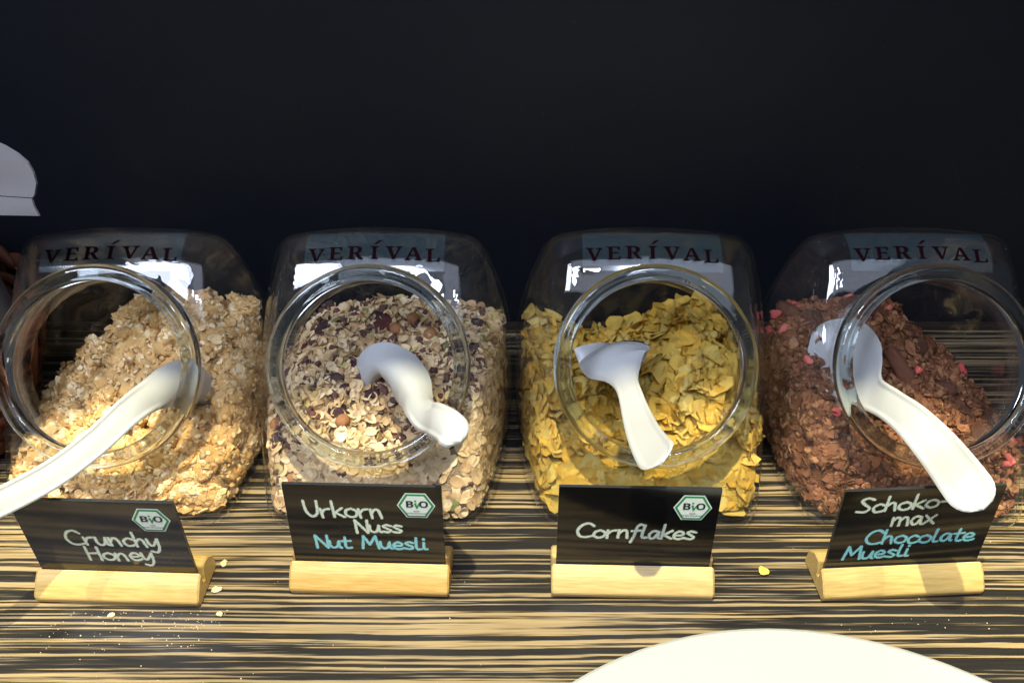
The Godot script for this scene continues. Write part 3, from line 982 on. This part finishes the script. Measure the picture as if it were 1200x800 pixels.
func fill_muesli(at: Vector3, turn: float, eye: Vector3, grain: Texture2D) -> void:
	var rng := rng_of(202)
	var h := heap_thing("nut muesli of oat flakes, raisins and hazelnuts filling its jar", 1, at, turn, [0.46, 0.34, 0.21], 0.004)
	var oats := []
	for i in 7: oats.append(flake_mb(rng, 10, 0.13, 0.45, 0.13, 0.06, 1.22).mesh())
	var om := tinted("rolled oat", [0.76, 0.60, 0.37], [[1, 1, 1], [1.1, 1.12, 1.15], [0.82, 0.72, 0.62], [0.95, 0.85, 0.7]], 0.7, grain)
	strew(h, "oat_flake", oats, heap_spots(1, 3000, 2900, rng, 0.0015), om, om[0], Vector2(0.0048, 0.0082), 0.55, Vector2(-0.002, 0.003), Vector2(0.9, 1.25), rng, 300, [Color(1, 1, 1), Color(0.85, 0.76, 0.66), Color(0.95, 0.9, 0.8), Color(0.72, 0.6, 0.48)], eye - at)
	# puffed dark grain, pale crumbs on purple brown
	var puffs := []
	for i in 4:
		var p := lump_mb(rng, 8, 6, 0.45, Vector3(1.1, 0.7, 0.8))
		p = p
		var f := flake_mb(rng, 6, 0.2, 0.5, 0.3)
		for q in 6:
			var d := Vector3(rng.randfn(), rng.randfn(), rng.randfn()).normalized()
			p.add(f, Transform3D(piece_basis(d, 0.4, Vector3.ONE * 0.32, rng), d * 0.44 * Vector3(1.1, 0.75, 0.85)), Color(4.2, 4.4, 4.6))
		puffs.append(p.mesh())
	var pm := tinted("dark grain", [0.125, 0.062, 0.050], [[1, 1, 1], [1.4, 1.3, 1.3]], 0.7, grain)
	strew(h, "dark_grain", puffs, heap_spots(1, 420, 330, rng, 0.0025), pm, pm[0], Vector2(0.004, 0.0072), 0.6, Vector2(-0.001, 0.003), Vector2(0.9, 1.4), rng, 150, [Color(1, 1, 1), Color(1.2, 1.1, 1.1)], eye - at)
	var raisins := []
	for i in 4: raisins.append(lump_mb(rng, 12, 8, 0.42, Vector3(1.15, 0.6, 0.85)).mesh())
	var rm := tinted("raisin", [0.055, 0.026, 0.028], [[1, 1, 1], [1.9, 1.1, 0.9], [1.3, 1.5, 1.3]], 0.42, grain, 0.04)
	strew(h, "raisin", raisins, heap_spots(1, 36, 28, rng, 0.004), rm, rm[0], Vector2(0.008, 0.0125), 0.3, Vector2(0.0, 0.003), Vector2(0.9, 1.2), rng, 300, [Color.WHITE], eye - at)
	var nuts := []
	for i in 2: nuts.append(lump_mb(rng, 14, 10, 0.08, Vector3(1, 0.94, 0.96)).mesh())
	var nm := tinted("hazelnut", [0.68, 0.50, 0.28], [[1, 1, 1], [0.5, 0.3, 0.22]], 0.5, grain)
	strew(h, "hazelnut", nuts, heap_spots(1, 11, 10, rng, 0.005), nm, nm[0], Vector2(0.010, 0.0125), 0.3, Vector2(0.001, 0.004), Vector2(0.95, 1.05), rng, 300, [Color.WHITE], eye - at)
	var seeds := []
	for i in 2: seeds.append(flake_mb(rng, 10, 0.28, 0.15, 0.05, 0.0, 1.7).mesh())
	var sm := tinted("seed", [0.20, 0.21, 0.08], [[1, 1, 1], [2.6, 2.0, 2.2]], 0.5, grain)
	strew(h, "seed", seeds, heap_spots(1, 60, 45, rng, 0.002), sm, sm[0], Vector2(0.006, 0.0085), 0.4, Vector2(0.0, 0.003), Vector2(0.9, 1.1), rng, 300, [Color.WHITE], eye - at)

func fill_cornflakes(at: Vector3, turn: float, eye: Vector3, grain: Texture2D) -> void:
	var rng := rng_of(303)
	lump_amp = 0.006
	var h := heap_thing("bright yellow cornflakes piled to a peak at the right of their jar", 2, at, turn, [0.80, 0.55, 0.10], 0.005)
	var meshes := []
	for i in 9: meshes.append(flake_mb(rng, 13, 0.06, 0.50, 0.24, 0.0, 1.12, Color(1.0, 0.90, 0.68), 0.16).mesh())
	var mats := tinted("cornflake", [0.98, 0.68, 0.135], [[1, 1, 1], [1.0, 1.12, 1.8], [1.0, 0.88, 0.65], [1.0, 1.0, 1.2]], 0.5, grain, 0.12)
	for m in mats:
		m.backlight_enabled = true
		m.backlight = Color(0.36, 0.28, 0.10)
	strew(h, "cornflake", meshes, heap_spots(2, 1050, 1000, rng, 0.0035), mats, mats[0], Vector2(0.0095, 0.0185), 0.5, Vector2(-0.003, 0.005), Vector2(0.85, 1.25), rng, 300, [Color(1, 1, 1), Color(1.0, 1.08, 1.4), Color(1.0, 0.88, 0.7), Color(1.0, 0.98, 1.0)], eye - at)
	lump_amp = 0.004

func fill_chocolate(at: Vector3, turn: float, eye: Vector3, grain: Texture2D) -> void:
	var rng := rng_of(404)
	lump_amp = 0.006
	var h := heap_thing("dark brown chocolate granola with red fruit bits, heaped at the left of its jar", 3, at, turn, [0.19, 0.08, 0.037], 0.006)
	var tones := [Color(0.215, 0.088, 0.040), Color(0.27, 0.12, 0.056), Color(0.165, 0.066, 0.030), Color(0.36, 0.185, 0.088)]
	var meshes := []
	for i in 8: meshes.append(cluster_mb(rng, 20, rng.randf_range(0.36, 0.52), tones, Color(0.18, 0.074, 0.034)).mesh())
	var mats := tinted("chocolate granola", [1, 1, 1], [[1, 1, 1], [0.8, 0.76, 0.72], [1.0, 0.95, 0.9]], 0.75, grain)
	var tints := [Color(1, 1, 1), Color(0.85, 0.8, 0.78), Color(1.15, 1.15, 1.1), Color(0.95, 0.9, 0.9)]
	strew(h, "granola_cluster", meshes, heap_spots(3, 950, 1050, rng, 0.0035), mats, mats[0], Vector2(0.007, 0.015), 0.7, Vector2(-0.003, 0.003), Vector2(0.8, 1.3), rng, 300, tints, eye - at)
	var bis := []
	for i in 4: bis.append(lump_mb(rng, 16, 10, 0.16, Vector3(1.25, 0.5, 0.95), 4.0).mesh())
	var bm := tinted("cocoa biscuit", [0.150, 0.062, 0.035], [[1, 1, 1], [1.25, 1.2, 1.15]], 0.85, grain, 0.12)
	strew(h, "biscuit_piece", bis, heap_spots(3, 22, 26, rng, 0.006), bm, bm[0], Vector2(0.016, 0.023), 0.45, Vector2(-0.001, 0.003), Vector2(0.8, 1.2), rng, 300, [Color.WHITE], eye - at)
	var red := []
	for i in 4: red.append(lump_mb(rng, 7, 5, 0.5, Vector3(1.1, 0.7, 0.8), 5.0).mesh())
	var rm := tinted("dried strawberry", [0.70, 0.135, 0.11], [[1, 1, 1], [1.0, 1.25, 1.2], [0.85, 0.7, 0.75]], 0.8, grain)
	strew(h, "strawberry_bit", red, heap_spots(3, 20, 20, rng, 0.003), rm, rm[0], Vector2(0.006, 0.0105), 0.5, Vector2(0.004, 0.0075), Vector2(0.8, 1.4), rng, 300, [Color.WHITE], eye - at)
	lump_amp = 0.004

func build_signs(sans: Font) -> void:
	var chalk := Color(0.78, 0.83, 0.75)
	var teal := Color(0.50, 0.77, 0.80)
	var texts := [
		[["Crunchy", 0.25, 0.84, 0.63, 0.625, 0.205, -0.06, chalk], ["Honey", 0.34, 0.77, 0.85, 0.84, 0.195, -0.06, chalk]],
		[["Urkorn", 0.12, 0.63, 0.42, 0.41, 0.205, -0.08, chalk], ["Nuss", 0.43, 0.74, 0.62, 0.60, 0.17, -0.06, chalk], ["Nut Muesli", 0.155, 0.89, 0.84, 0.83, 0.17, -0.05, teal]],
		[["Cornflakes", 0.115, 0.88, 0.655, 0.655, 0.185, 0.12, chalk]],
		[["Schoko-", 0.10, 0.69, 0.285, 0.24, 0.185, 0.05, chalk], ["max", 0.35, 0.63, 0.47, 0.465, 0.20, 0.0, chalk], ["Chocolate", 0.21, 0.925, 0.72, 0.72, 0.185, 0.05, teal], ["Muesli", 0.10, 0.53, 0.92, 0.905, 0.175, 0.05, teal]],
	]
	var labels := [
		"black card with two short words in white chalk, in front of the honey granola",
		"black card with white and blue writing and a green badge, before the nut muesli",
		"black card with one long word in white, in front of the cornflakes",
		"black card with white and blue writing but no badge, before the chocolate granola",
	]
	# middle of the front lower edge and turn
	var spots := [[Vector3(-0.2500, 0, -0.3321), -2.0, 0.1055], [Vector3(-0.0915, 0, -0.3389), -1.8, 0.1025], [Vector3(0.0768, 0, -0.3366), -1.4, 0.1035], [Vector3(0.2497, 0, -0.3370), 3.1, 0.105]]
	var woods := []
	for s in [[0.60, 0.42, 0.155, 61], [0.58, 0.37, 0.115, 62], [0.63, 0.465, 0.195, 63], [0.60, 0.43, 0.16, 64]]:
		var w := mat("oiled beech", 1, 1, 1, 0.5)
		var t := NoiseTexture2D.new()
		t.width = 512; t.height = 512; t.seamless = true
		t.noise = noise(s[3], 0.016, 4)
		var gr := Gradient.new()
		gr.set_color(0, lin(s[0] * 0.68, s[1] * 0.62, s[2] * 0.52))
		gr.set_color(1, lin(s[0] * 1.12, s[1] * 1.12, s[2] * 1.1))
		t.color_ramp = gr
		w.albedo_texture = t
		w.uv1_triplanar = true
		w.uv1_scale = Vector3(5.0, 75, 75)
		woods.append(w)
	var green := mat("green print", 0.03, 0.22, 0.075, 0.5)
	var paper := mat("pale sticker", 0.62, 0.70, 0.62, 0.5)
	var ink := mat("black print", 0.012, 0.012, 0.012, 0.5)
	var leans := [0.0, 0.08, 0.085, 0.075]
	for k in 4:
		var wdt: float = spots[k][2]
		var s := thing("chalk_sign", labels[k], "sign", spots[k][0], deg_to_rad(spots[k][1]), "name cards in front of the jars")
		# stand, seen from the side: front foot, long slope, slot, back block
		var fr := prism_mb(rounded_loop([Vector2(0.0004, -0.0005), Vector2(0.0055, 0.0012), Vector2(0.0135, -0.0050), Vector2(0.0185, -0.0125), Vector2(0.0004, -0.0125)], [0.001, 0.002, 0.003, 0.001, 0.0], 3), -wdt / 2, wdt / 2, 0.0012)
		var st := part("stand", fr.mesh(), woods[k], s)
		var bk := prism_mb(rounded_loop([Vector2(0.0004, -0.0127), Vector2(0.0082, -0.0127), Vector2(0.0082, -0.0152), Vector2(0.0200, -0.0168), Vector2(0.0195, -0.0250), Vector2(0.0120, -0.0330), Vector2(0.0004, -0.0330)], [0, 0, 0, 0.002, 0.003, 0.003, 0.001], 3), -wdt / 2, wdt / 2, 0.0012)
		part("stand_back", bk.mesh(), woods[k], s)
		# card in the slot
		var card := Node3D.new()
		card.name = "card"
		card.position = Vector3(0, 0.0086, -0.0139)
		card.rotation.x = -leans[k]
		s.add_child(card)
		var cw: float = wdt * 0.945
		var ch := 0.0735
		var t := 0.0011
		var face_tex := sign_texture(texts[k], 70 + k)
		var fmat := mat("glossy black acrylic", 1, 1, 1, 0.10, 0.68)
		fmat.albedo_texture = face_tex
		var shown := 0.0105
		var fb := MB.new()
		var a0 := fb.vert(Vector3(-cw / 2, 0, t), Vector3.BACK, Vector2(0, 1.0))
		fb.v.clear(); fb.n.clear(); fb.uv.clear(); fb.c.clear()
		# the print covers the part above the slot; the foot in the slot is plain
		var y1 := shown
		fb.quad(fb.vert(Vector3(-cw / 2, y1, t), Vector3.BACK, Vector2(0, 0.998)), fb.vert(Vector3(cw / 2, y1, t), Vector3.BACK, Vector2(1, 0.998)), fb.vert(Vector3(cw / 2, ch, t), Vector3.BACK, Vector2(1, 0.002)), fb.vert(Vector3(-cw / 2, ch, t), Vector3.BACK, Vector2(0, 0.002)))
		var face := part("card_face", fb.mesh(), fmat, card)
		var rest := MB.new()
		rest.flat([Vector3(-cw / 2, 0, t), Vector3(cw / 2, 0, t), Vector3(cw / 2, y1, t), Vector3(-cw / 2, y1, t)], Vector3.BACK)
		rest.flat([Vector3(-cw / 2, 0, -t), Vector3(cw / 2, 0, -t), Vector3(cw / 2, ch, -t), Vector3(-cw / 2, ch, -t)], Vector3.FORWARD)
		rest.flat([Vector3(-cw / 2, ch, -t), Vector3(cw / 2, ch, -t), Vector3(cw / 2, ch, t), Vector3(-cw / 2, ch, t)], Vector3.UP)
		rest.flat([Vector3(-cw / 2, 0, -t), Vector3(cw / 2, 0, -t), Vector3(cw / 2, 0, t), Vector3(-cw / 2, 0, t)], Vector3.DOWN)
		rest.flat([Vector3(-cw / 2, 0, -t), Vector3(-cw / 2, ch, -t), Vector3(-cw / 2, ch, t), Vector3(-cw / 2, 0, t)], Vector3.LEFT)
		rest.flat([Vector3(cw / 2, 0, -t), Vector3(cw / 2, ch, -t), Vector3(cw / 2, ch, t), Vector3(cw / 2, 0, t)], Vector3.RIGHT)
		part("card_edge", rest.mesh(), mat("black acrylic edge", 0.03, 0.032, 0.035, 0.25, 0.6), card)
		if k == 3: continue
		# hexagonal organic badge
		var bc := Vector3(cw * (0.835 - 0.5), ch - (ch - y1) * 0.235, t)
		for lay in [[1.0, paper, 0.0002], [0.93, green, 0.0004], [0.80, paper, 0.0006]]:
			var hx := MB.new()
			var hw: float = 0.0118 * lay[0]
			var hh: float = 0.0100 * lay[0]
			var ix: float = 0.0062 * lay[0]
			hx.flat([bc + Vector3(-hw, 0, lay[2]), bc + Vector3(-ix, hh, lay[2]), bc + Vector3(ix, hh, lay[2]), bc + Vector3(hw, 0, lay[2]), bc + Vector3(ix, -hh, lay[2]), bc + Vector3(-ix, -hh, lay[2])], Vector3.BACK)
			part("badge", hx.mesh(), lay[1], face)
		for w in [["B", -0.0040, 0.0014, 0.0072, 1.25, ink], ["O", 0.0046, 0.0014, 0.0072, 1.2, ink], ["nach", 0.0, -0.0042, 0.0015, 1.1, ink], ["EG-Öko-Verordnung", 0.0, -0.0060, 0.0014, 0.95, ink]]:
			var tm := text_mb(w[0], sans, w[3], w[4])
			var o := MB.new()
			o.add(tm, Transform3D(Basis(), bc + Vector3(w[1], w[2], 0.0008)))
			part("badge_lettering", o.mesh(), w[5], face)
		var tick := MB.new()
		var z := 0.0008
		tick.flat([bc + Vector3(-0.0012, 0.0022, z), bc + Vector3(0.0002, 0.0026, z), bc + Vector3(0.0010, -0.0012, z), bc + Vector3(0.0002, -0.0024, z)], Vector3.BACK)
		tick.flat([bc + Vector3(0.0010, -0.0012, z), bc + Vector3(0.0032, 0.0034, z), bc + Vector3(0.0020, 0.0030, z), bc + Vector3(0.0004, -0.0004, z)], Vector3.BACK)
		tick.flat([bc + Vector3(-0.0008, 0.0034, z), bc + Vector3(0.0004, 0.0036, z), bc + Vector3(0.0003, 0.0048, z), bc + Vector3(-0.0010, 0.0046, z)], Vector3.BACK)
		part("badge_tick", tick.mesh(), green, face)

func build_basket() -> void:
	var c := Vector3(-0.492, 0, -0.492)
	var b := thing("wicker_basket", "round red-brown wicker basket at the left edge", "basket", c)
	var wick := []
	for s in [[0.13, 0.042, 0.018], [0.17, 0.058, 0.026], [0.10, 0.030, 0.013]]:
		wick.append(with_relief(mat("willow", s[0], s[1], s[2], 0.42), bump_tex(50, 0.04), 0.03, Vector3(30, 30, 30)))
	var n := 26
	for j in n:
		var a := TAU * (j + 0.5) / n
		var pts := []
		for i in 6:
			var y := 0.004 + 0.080 * i / 5.0
			var r := lerpf(0.105, 0.138, pow(i / 5.0, 0.7))
			pts.append(Vector3(cos(a) * r, y, sin(a) * r))
		part("stake", tube_mb(pts, [0.0028], 6).mesh(), wick[j % 3], b)
	for row in 11:
		var y0 := 0.008 + row * 0.0070
		var r0 := lerpf(0.105, 0.138, pow(y0 / 0.154, 0.7))
		var pts := []
		var m := n * 5
		for i in m:
			var a := TAU * i / m
			var ph := a * n * 0.5 + (PI if row % 2 else 0.0)
			var r := r0 + 0.0030 * sin(ph)
			pts.append(Vector3(cos(a) * r, y0 + 0.0006 * cos(ph), sin(a) * r))
		part("weaver_strand", tube_mb(pts, [0.0039], 8, true).mesh(), wick[(row * 7) % 3], b)
	for q in 2:
		var rim := []
		for i in 120:
			var a := TAU * i / 120
			var ph := a * 16.0 + PI * q
			rim.append(Vector3(cos(a) * (0.138 + 0.003 * cos(ph)), 0.088 + 0.003 * sin(ph), sin(a) * (0.138 + 0.003 * cos(ph))))
		part("rim_strand", tube_mb(rim, [0.0046], 8, true).mesh(), wick[q], b)
	var fl := MB.new()
	fl.grid(lathe_rows([Vector2(0.0001, 0.006), Vector2(0.104, 0.006), Vector2(0.106, 0.003), Vector2(0.104, 0.0006), Vector2(0.0001, 0.0006)], 48), -1.0, true)
	part("basket_floor", fl.mesh(), wick[2], b)
	# linen flap that stands up out of the basket
	var linen := with_relief(mat("grey white linen", 0.22, 0.205, 0.195, 0.9), bump_tex(51, 0.12), 0.02, Vector3(40, 40, 40))
	linen.backlight_enabled = true
	linen.backlight = Color(0.25, 0.25, 0.25)
	var cl := thing("linen_cloth", "grey-white hemmed linen cloth draped over the basket at the left edge", "cloth", Vector3(-0.45, 0.0, -0.48), 0.0)
	# station: height, right end, depth, of the fold from its top down to the hem
	var prof := [[0.2538, 0.12, -0.012], [0.2523, 0.134, -0.004], [0.2498, 0.1455, 0.004], [0.2466, 0.154, 0.01], [0.2426, 0.16, 0.014], [0.2376, 0.1635, 0.017], [0.2322, 0.165, 0.0185], [0.2268, 0.164, 0.02], [0.2264, 0.1642, 0.0202], [0.2232, 0.1662, 0.0216], [0.2185, 0.169, 0.0235]]
	for sheet in 2:
		var rows := []
		var lo := 0 if sheet == 0 else 8
		var hi := 9 if sheet == 0 else 11
		var face := []
		for i in range(lo, hi):
			var row := []
			for j in 15:
				var f := j / 14.0
				var x: float = lerpf(-0.16, prof[i][1], f)
				var sag := 0.006 * sin(f * 9.0 + i * 0.5) - 0.05 * pow(1.0 - f, 2.0)
				row.append(Vector3(x, prof[i][0] - 0.006 * (1.0 - f) + 0.004 * sin(f * 5.0), prof[i][2] + sag + (0.0 if sheet == 0 else 0.0012)))
			face.append(row)
		var closed := face.duplicate(true)
		var back := face.duplicate(true)
		back.reverse()
		for r in back:
			for j in r.size(): r[j] = r[j] + Vector3(0, -0.0006, -0.0016)
		closed.append_array(back)
		var mb := MB.new()
		mb.grid(closed, 1.0, false, true)
		if mb.n[7].z < 0.0:
			mb = MB.new()
			mb.grid(closed, -1.0, false, true)
		part("flap" if sheet == 0 else "hem", mb.mesh(), linen, cl)
	# the body of the cloth lies in the basket
	var lie := MB.new()
	var rows := []
	for i in 8:
		var row := []
		for j in 24:
			var a := TAU * j / 24
			var r := 0.118 * sin(PI * 0.5 * i / 7.0)
			row.append(Vector3(-0.042 + cos(a) * r, 0.086 + 0.11 * cos(PI * 0.5 * i / 7.0) + 0.006 * sin(a * 5.0) * i / 7.0, -0.012 + sin(a) * r))
		rows.append(row)
	lie.grid(rows, -1.0, true)
	part("folded_cloth", lie.mesh(), linen, cl)

func build_crumbs() -> void:
	var rng := rng_of(606)
	var pale := mat("pale oat crumb", 0.66, 0.52, 0.30, 0.8)
	var gold := mat("fallen cornflake", 0.80, 0.52, 0.08, 0.6)
	var fl := part("fallen_flake", flake_mb(rng, 11, 0.10, 0.5, 0.2).mesh(), gold, self)
	fl.transform = Transform3D(Basis().rotated(Vector3.UP, 0.4).scaled(Vector3(0.0062, 0.0062, 0.0075)), Vector3(0.1658, 0.0014, -0.3573))
	tag(fl, "single yellow cornflake fallen on the table between two signs", "cornflake")
	var where := [
		[Vector3(-0.1921, 0.0012, -0.3650), 0.0050, "pale oat crumb on the table, beside the back right corner of the leftmost sign"],
		[Vector3(-0.1906, 0.0012, -0.3431), 0.0058, "pale oat crumb on the table, right of the leftmost sign's stand"],
		[Vector3(-0.2519, 0.0011, -0.3245), 0.0042, "pale oat crumb just in front of the leftmost sign's stand"],
		[Vector3(-0.1840, 0.0011, -0.3252), 0.0040, "pale oat crumb off the front right corner of the leftmost sign"],
	]
	for w in where:
		var o := part("oat_crumb", flake_mb(rng, 8, 0.22, 0.4, 0.3).mesh(), pale, self)
		o.transform = Transform3D(Basis().rotated(Vector3.UP, rng.randf() * 6.0).scaled(Vector3.ONE * w[1]), w[0])
		tag(o, w[2], "crumb", "crumbs by the honey granola")
	var mm := MultiMesh.new()
	mm.transform_format = MultiMesh.TRANSFORM_3D
	mm.mesh = lump_mb(rng, 5, 4, 0.4, Vector3(1, 0.6, 1)).mesh()
	mm.instance_count = 190
	for i in 190:
		var p: Vector3
		if i < 130: p = Vector3(rng.randf_range(-0.29, -0.18), 0.0003, -0.328 + absf(rng.randfn()) * 0.016)
		elif i < 150: p = Vector3(0.24 + rng.randfn() * 0.03, 0.0003, -0.322 + absf(rng.randfn()) * 0.008)
		else: p = Vector3(rng.randf_range(-0.36, 0.36), 0.0003, rng.randf_range(-0.40, -0.27))
		mm.set_instance_transform(i, Transform3D(piece_basis(Vector3.UP, 0.1, Vector3.ONE * rng.randf_range(0.0003, 0.0010), rng), p))
	var o := MultiMeshInstance3D.new()
	o.name = "crumb_dust"
	o.multimesh = mm; o.material_override = pale
	o.set_meta("kind", "stuff")
	add_child(o)
	tag(o, "fine pale cereal crumbs scattered over the striped table top", "crumbs")
